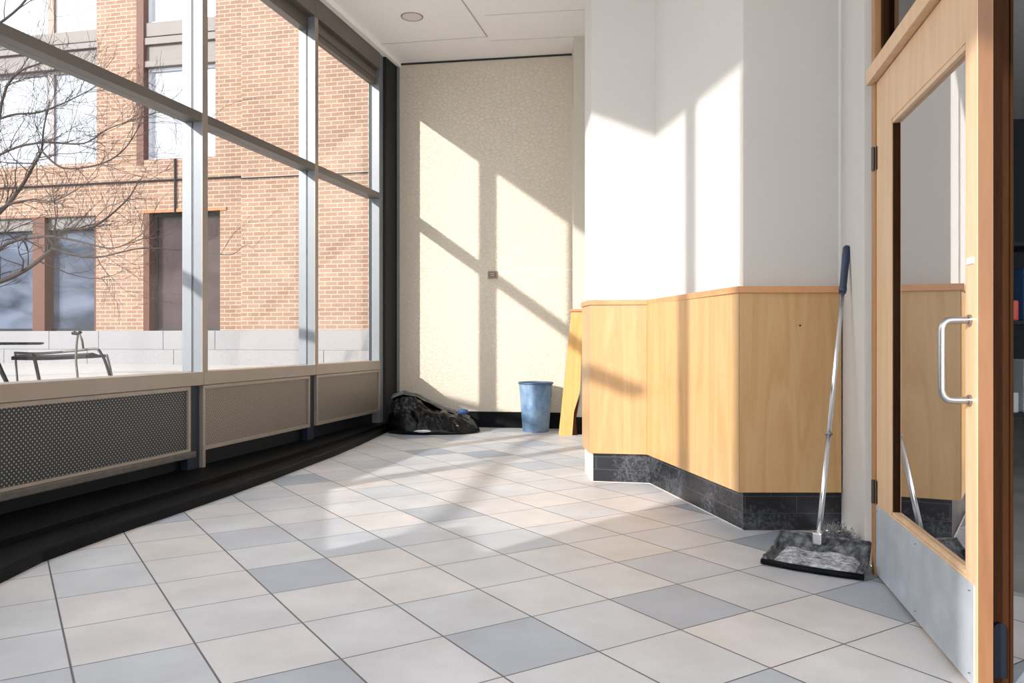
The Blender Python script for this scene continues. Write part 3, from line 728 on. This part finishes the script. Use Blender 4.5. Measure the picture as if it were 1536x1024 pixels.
bm = BM(); box(bm, a.x-.022, a.x+.022, a.y-.035, a.y+.02, a.z-.03, a.z+.03, .008); obj('socket', bm, M['chrome'], dp)
# lint and scraps behind the pan
bm = BM()
for i in range(1600):
    t = random.random(); c0 = Vector((1.57+.14*t, 4.10-.07*t+random.uniform(-.03, .03), 0))
    a_ = Vector((random.gauss(0, 1), random.gauss(0, 1), random.gauss(0, 1))).normalized()
    hh = .07+.09*math.sin(t*PI)
    p0 = c0 + Vector((random.uniform(-.04, .04), 0, random.uniform(.01, hh)))
    pts_ = [p0]
    for k in range(3):
        a_ = (a_ + Vector((random.gauss(0, .7), random.gauss(0, .7), random.gauss(0, .7)))).normalized(); pts_.append(pts_[-1]+a_*.014)
    for p_ in pts_: p_.z = max(.003, p_.z)
    tube(bm, pts_, .0013, 3)
vs = blob(bm, (1.645, 4.075, .06), (.07, .035, .065), 3, .5, 4, ridge=3)
o = obj('lint_clump', bm, M['fluff']); o['kind'] = 'stuff'; tag(o, 'tangled grey lint and sweepings heaped behind the black dustpan', 'lint')
bm = BM(); box(bm, 1.69, 1.745, 4.13, 4.17, .0, .11, .006); o = obj('floor_block', bm, M['outdark']); tag(o, 'small dark block on the floor in the corner behind the dustpan', 'block')

# ------------------------------------------------------------------ outside
GZ = .58
bm = BM(); 
wl = [tuple((MW @ Vector((s, .26, 0)))[:2]) for s in (-.2, s0)] + [tuple((MB @ Vector((LB, .26, 0)))[:2])]
prism(bm, [(-1.7, 19.5)] + wl + [(-2.4, -4), (-20, -4), (-26, 23), (-8, 19.5)], 0, GZ)
obj('patio', bm, M['patio'], kind='structure')
# brick building
FA = math.atan2(-1, 4.5)
FO = Vector((-6.2, 0, 0)); FO.y = 18 - (FO.x+9.23)/4.5
bld = empty('brick_building', FO, FA)
tag(bld, 'tan brick building with tall windows and a pale granite base across the paved yard', 'building')
fd = Vector((math.cos(FA), math.sin(FA), 0))
def fu(x, off=0.):   # facade coordinate for a pixel column; off = plane offset toward the viewer
    a = (x-CX)/F; n = Vector((fd.y, -fd.x, 0)); o = FO+n*off
    t = (a*o.y-o.x)/(fd.x-a*fd.y); return t, (o+fd*t).y
def fz(x, y, off=0.): t, d = fu(x, off); return H+(HY-y)*d/F
def facade(bm, us, zs, holes, y0, y1):
    us = sorted(set(us)); zs = sorted(set(zs))
    for a, b in zip(us, us[1:]):
        for c_, d_ in zip(zs, zs[1:]):
            mu, mz = (a+b)/2, (c_+d_)/2
            if any(h[0] < mu < h[1] and h[2] < mz < h[3] for h in holes): continue
            box(bm, a, b, y0, y1, c_, d_)
u = {x: fu(x)[0] for x in (0, 50, 68, 67, 144, 145, 139, 205, 215, 323, 330, 362)}
zf = lambda x, y: fz(x, y)
zg0, zg1 = fz(200, 496), fz(215, 320)
zu0, zu1 = fz(215, 240), 13.
uL0 = u[0]-3.2
pier_u = []
holes = [(uL0, u[144], zg0-.01, zg1), (u[215], u[330], zg0-.01, zg1), (uL0, u[145], zu0, 12.5), (u[205], u[323], zu0, 12.5)]
us = [uL0-8, uL0, u[144], u[145], u[205], u[215], u[323], u[330], u[362]+1.]
zs = [zg0, zg1, zu0, 12.5, 14]
bm = BM(); facade(bm, us, zs, holes, 0, .45); wallm = obj('wall', bm, M['brick'], bld)
# projecting bay to the right
off = .35
ub = fu(362, off)[0]
bm = BM(); box(bm, ub, ub+9.5, -off, .45, fz(450, 497, off), 14); obj('wall', bm, M['brick'], bld)['label'] = 'projecting plain brick bay'
# granite base
bm = BM()
zb0, zb1 = fz(200, 524), fz(200, 496)
def course(bm, a, b, y0, y1, z0, z1, w):
    x = a
    while x < b:
        e_ = min(b, x+w*random.uniform(.8, 1.2)); box(bm, x+.006, e_-.006, y0, y1, z0, z1, .006); x = e_
course(bm, uL0-8, ub, -.05, .4, zb0+.003, zb1, 1.5); course(bm, uL0-8, ub, -.32, .4, GZ-.05, zb0, 2.2)
course(bm, ub, ub+9.5, -off-.05, .4, zb0+.003, zb1, 1.7); course(bm, ub, ub+9.5, -off-.32, .4, GZ-.05, zb0, 2.2)
obj('granite_base', bm, M['stone'], bld)
def pane_box(parent, a, b, z0, z1, m, y=.22): obj('pane', box(BM(), a, b, y, y+.03, z0, z1), m, parent)
def win(a, b, z0, z1, frames, m, fm, jamb=None, y=.22, fw=.06):
    bm = BM(); box(bm, a, b, y-.06, y+.06, z0, z0+fw); box(bm, a, b, y-.06, y+.06, z1-fw, z1)
    for (c_, d_) in [(a, a+fw), (b-fw, b)] + list(frames): box(bm, c_, d_, y-.06, y+.06, z0+fw-.001, z1-fw+.001)
    bmesh.ops.remove_doubles(bm, verts=bm.verts, dist=.004)
    w_ = obj('window', bm, fm, bld)
    pane_box(w_, a, b, z0+.01, z1-.01, m, y)
    return w_
darkf = M['outdark']; palef = mat('pale_window_frame', (.5, .52, .56), .5)
rev = M['reveal']
# ground windows
win(uL0, u[139], zg0, zg1, [], M['blueglass'], darkf, y=.25)
obj('window_pier', box(BM(), u[50], u[68], -.02, .4, zg0, zg1), rev, bld)
obj('window_shade', box(BM(), uL0, u[139], .10, .2, zg1-.28, zg1), M['spandrel'], bld)
w_ = win(u[215]+.15, u[330], zg0, zg1, [], M['plumglass'], darkf, y=.25)
obj('jamb_panel', box(BM(), u[215], u[215]+.15, .0, .4, zg0, zg1), rev, bld)
obj('window_pier', box(BM(), u[139], u[144], .05, .4, zg0, zg1), rev, bld)
obj('lintel', box(BM(), u[215]-.02, fu(340)[0], -.03, .2, zg1, zg1+.07), mat('rusty_steel_lintel', (.36, .13, .05), .7, 0, .2, 10), bld)
# upper bays: glass, spandrels, glass
def yb_(x, y): return fz(x, y)
z_a, z_b = yb_(260, 97), yb_(260, 29)
w_ = win(u[205]+.18, u[323], zu0, z_a, [(u[323]-.62, u[323]-.54)], M['skyglass'], palef)
w_ = win(u[205]+.18, u[323], z_b, 10.2, [(u[323]-.62, u[323]-.54)], M['skyglass'], palef)
obj('jamb_panel', box(BM(), u[205], u[205]+.18, -.01, .4, zu0-.12, 12), rev, bld)
def spandrel(a, b, z0, z1):
    bm = BM(); h = z1-z0; box(bm, a, b, .10, .3, z0, z1)
    box(bm, a-.06, b, .02, .1, z0+h*.0, z0+h*.14, .01); box(bm, a-.06, b, .02, .1, z0+h*.50, z0+h*.66, .01); box(bm, a, b, .05, .1, z0+h*.69, z1, .01)
    obj('spandrel', bm, M['spandrel'], bld)
spandrel(u[205]+.18, u[323], z_a, z_b)
z_c, z_d = yb_(100, 102), yb_(100, 47)
win(uL0, u[145], zu0, z_c, [(u[67]-.06, u[67]+.1)], M['skyglass'], mat('grey_window_frame', (.22, .2, .2), .5))
win(uL0, u[145], z_d, 10.2, [(u[67]-.06, u[67]+.1)], M['skyglass'], mat('brown_window_frame', (.2, .12, .09), .5))
spandrel(uL0, u[145], z_c, z_d)
win(u[205]+.18, u[323], 10.2, 12.5, [], M['skyglass'], palef); win(uL0, u[145], 10.2, 12.5, [], M['skyglass'], palef)
# conduits on the wall
bm = BM(); tube(bm, [(uL0, -.03, fz(200, 273)), (ub+.0, -.03, fz(200, 273))], .022, 6); tube(bm, [(ub, -off-.03, fz(400, 266, off)), (ub+9, -off-.03, fz(400, 266, off))], .012, 6)
uc = fu(264)[0]; tube(bm, [(uc, -.03, fz(264, 320)), (uc, -.03, fz(264, 238))], .025, 6); obj('conduit', bm, M['outdark'], bld)
bm = BM(); box(bm, uL0-8, ub+9.5, -off, 6, 14, 14.2); obj('roof', bm, M['spandrel'], bld)

# bare tree
tree = empty('bare_tree', (-8.4, 10.6, GZ)); tag(tree, 'leafless tree with fine twigs in front of the brick building', 'tree')
tb = BM(); org = tree.location
twn = [0]
def branch(p, d, ln, r, depth):
    pts_ = [p.copy()]; dirs = [d.copy()]; n = 6
    for i in range(n):
        d = (d + Vector((random.gauss(0, .13), random.gauss(0, .13), random.gauss(.03, .13)))).normalized()
        pts_.append(pts_[-1]+d*ln/n); dirs.append(d.copy())
    tube(tb, pts_, [max(.0018, r*(1-.75*i/n)) for i in range(n+1)], 4, False); twn[0] += 1
    if depth <= 0: return
    for k in range(3 + (depth > 1)):
        i = random.randint(1, n); 
        dd_ = (dirs[i] + Vector((random.gauss(0, .65), random.gauss(0, .45), random.gauss(.12, .6)))).normalized()
        branch(pts_[i], dd_, ln*random.uniform(.45, .7), r*.5, depth-1)
def limb(px, r0, r1, kids=2, d0=9.5, d1=9.5, dens=1.0):
    pts_ = []
    n = len(px)
    for i, (x, y) in enumerate(px):
        d = d0+(d1-d0)*i/(n-1); pts_.append(P3(x, y, d)-org)
    sm = smoothpath(pts_, 5)
    tube(tb, sm, [r0+(r1-r0)*i/(len(sm)-1) for i in range(len(sm))], 7, False)
    for i in range(2, len(sm)):
        if random.random() < .72*dens:
            t = (sm[i]-sm[i-1]).normalized(); d = (t*1.1 + Vector((random.gauss(0, .5), random.gauss(0, .5), random.gauss(.1, .6)))).normalized()
            branch(sm[i], d, random.uniform(.35, .85), max(.004, (r0+(r1-r0)*i/len(sm))*.42), kids)
trunk_top = P3(-260, 420, 10.6)-org
tube(tb, smoothpath([(0, 0, -.05), (.03, 0, .6), (.0, .05, 1.3), tuple(trunk_top)], 5), [.17]*6+[.15]*5+[.12]*5, 12, True)
J = (-260, 420)
limb([J, (-90, 450), (0, 422), (42, 402), (78, 373), (95, 345), (140, 340), (190, 300), (208, 270)], .04, .005, 2, 10.6, 9.2)
limb([(78, 373), (140, 386), (215, 372), (300, 378), (345, 382), (362, 371)], .012, .003, 1, 9.5, 9.0, .5)
limb([J, (-80, 390), (0, 318), (30, 283), (52, 245), (62, 226), (66, 190), (75, 150)], .035, .005, 2, 10.6, 9.6)
limb([(62, 226), (95, 252), (150, 246), (185, 225), (208, 190), (214, 168)], .013, .004, 1, 9.7, 9.3, .8)
limb([J, (-100, 300), (0, 232), (60, 214), (125, 215), (165, 192), (235, 168)], .022, .004, 2, 10.6, 9.4)
limb([J, (-120, 240), (0, 178), (60, 168), (105, 150), (148, 128)], .022, .004, 2, 10.6, 9.8)
limb([J, (-150, 120), (-40, 60), (30, 10), (60, -40)], .03, .008, 2, 10.6, 10.)
limb([J, (-60, 440), (0, 372), (60, 355), (110, 360), (170, 372), (215, 350)], .03, .003, 2, 10.6, 9.)
limb([(-90, 450), (-20, 330), (40, 300), (85, 300), (150, 262)], .02, .003, 2, 10.4, 9.2)
limb([J, (-40, 280), (10, 130), (60, 95), (90, 90)], .03, .004, 2, 10.6, 10)
def shade_limb(hs, fl):
    return [Vector((x, y, 0)) + Vector((-.686, -.728, .360))*(h/.360) for (x, y), h in zip(fl, hs)]
lm = shade_limb((2.35, 2.2, 2.05, 1.9), ((.31, 10.2), (.05, 8.3), (-.21, 6.5), (-.45, 4.84)))  # unseen limb added so that its shadow band crosses the floor
lm = [Vector((-8.4, 10.55, 1.95)), Vector((-6.3, 8.2, 2.2))] + lm + [Vector((-5.2, -1.2, 2.1))]
tube(tb, smoothpath([v-org for v in lm], 6), [.09]*8+[.062]*16+[.045]*9+[.03]*4, 10, True) if 0 else tube(tb, smoothpath([v-org for v in lm], 6), .055, 10, True)
print('branches', twn[0])
obj('branches', tb, M['bark'], tree, True)

# patio furniture
bd_ = 8.6
bn = empty('patio_bench', (wx(85, bd_), bd_, GZ)); tag(bn, 'low dark metal bench with curved legs on the pale paving outside', 'bench')
bo2 = bn.location
def Q(x, y, d=bd_): return P3(x, y, d)-bo2
def leg(x0_, y0_, xm, ym, x1_, d, m, r=.014):
    p_ = [Q(x0_, y0_, d), Q(xm, ym, d)]; e_ = P3(x1_, 540, d)-bo2; e_.z = 0
    mid = p_[1].lerp(e_, .5)
    bm = BM(); tube(bm, smoothpath([p_[0], p_[1], mid, e_], 6), r, 8); obj('leg', bm, m, bn, True)
bm = BM()
z_s = Q(90, 534).z
xl, xr = Q(36, 530).x, Q(146, 530).x
n = 16; g0 = []
for i in range(n+1):
    t = i/n; x = xl+(xr-xl)*t; z = z_s+.02*t - .012*math.sin(PI*t)
    g0.append([bm.verts.new((x, yy, z + .02*math.sin((yy+.22)/.44*PI*2))) for yy in (-.22, -.1, 0, .1, .22)] + [bm.verts.new((x, yy, z-.035)) for yy in (.22, 0, -.22)])
for i in range(n):
    for k in range(8): bm.faces.new([g0[i][k], g0[i][(k+1) % 8], g0[i+1][(k+1) % 8], g0[i+1][k]])
bm.faces.new(g0[0]); bm.faces.new(g0[-1][::-1])
obj('seat', bm, M['outdark'], bn)
bm = BM(); tube(bm, smoothpath([Q(22, 529, bd_-.2), Q(60, 530, bd_-.22), Q(110, 526, bd_-.22), Q(142, 523, bd_-.22), Q(148, 526, bd_-.22)], 6), .013, 8); obj('frame_tube', bm, M['outgrey'], bn, True)
leg(50, 530, 52, 538, 62, bd_-.22, M['outdark'], .018); leg(23, 529, 24, 545, 27, bd_-.2, M['outgrey'], .011)
leg(148, 524, 157, 540, 172, bd_-.22, M['outdark'], .015); leg(160, 531, 165, 550, 171, bd_+.15, M['outgrey'], .012)
bm = BM(); ar = bd_-.3
tube(bm, smoothpath([Q(117, 500, ar), Q(115, 515, ar), Q(114, 540, ar), Q(116, 562, ar), tuple([Q(117, 562, ar).x, ar-bd_, 0.0])], 5), .012, 8)
tube(bm, smoothpath([Q(119, 501, ar), Q(123, 510, ar), Q(125, 523, bd_-.2)], 5), .011, 8)
arm = obj('armrest', bm, M['outgrey'], bn, True)
bm = BM(); tube(bm, [Q(108, 500, ar), Q(112, 499, ar), Q(117, 501, ar), Q(121, 497, ar)], [.015, .022, .016, .02], 10); obj('arm_cap', bm, M['outdark'], arm, True)
td = 8.2; tb_ = empty('patio_table', (wx(-14, td), td, GZ)); tag(tb_, 'dark round metal table top at the far left edge outside', 'table')
zt2 = H+(HY-514)*td/F-GZ
bm = BM(); lathe(bm, [(.44, zt2-.02), (.47, zt2-.012), (.475, zt2), (.46, zt2+.006)], 48); obj('tabletop', bm, M['outdark'], tb_)
for k in range(3):
    a = k*2*PI/3+.05; bm = BM(); tube(bm, [(.03*math.cos(a), .03*math.sin(a), zt2-.02), (.03*math.cos(a), .03*math.sin(a), zt2*.75), (.2*math.cos(a), .2*math.sin(a), .0)], [.025, .025, .02], 8); obj('leg', bm, M['outdark'], tb_)

# ------------------------------------------------------------------ light, world, camera
sd_ = bpy.data.lights.new('sun', 'SUN'); sd_.energy = 4.4; sd_.angle = math.radians(.9); sd_.color = (1.0, .955, .91)
so_ = bpy.data.objects.new('sun', sd_); COL.objects.link(so_)
so_.rotation_euler = Vector((-.686, -.728, .360)).to_track_quat('Z', 'Y').to_euler(); so_.location = (-6, -4, 8)
w = bpy.data.worlds.new('world'); S.world = w; w.use_nodes = True; nt = w.node_tree
bg = nt.nodes['Background']; bg.inputs[0].default_value = (.925, .955, 1.0, 1); bg.inputs[1].default_value = 2.3
cam = bpy.data.cameras.new('camera'); cam.sensor_width = 36; cam.lens = 36*F/1536; cam.shift_y = -2/1536; cam.clip_end = 200
co = bpy.data.objects.new('camera', cam); COL.objects.link(co); co.location = (0, 0, H); co.rotation_euler = (PI/2, 0, 0)
S.camera = co
S.view_settings.view_transform = 'Standard'; S.view_settings.look = 'None'; S.view_settings.gamma = 1; S.view_settings.use_curve_mapping = False
S.view_settings.exposure = 0.66
try:
    S.cycles.max_bounces = 12; S.cycles.diffuse_bounces = 6; S.cycles.transparent_max_bounces = 16
except Exception: pass
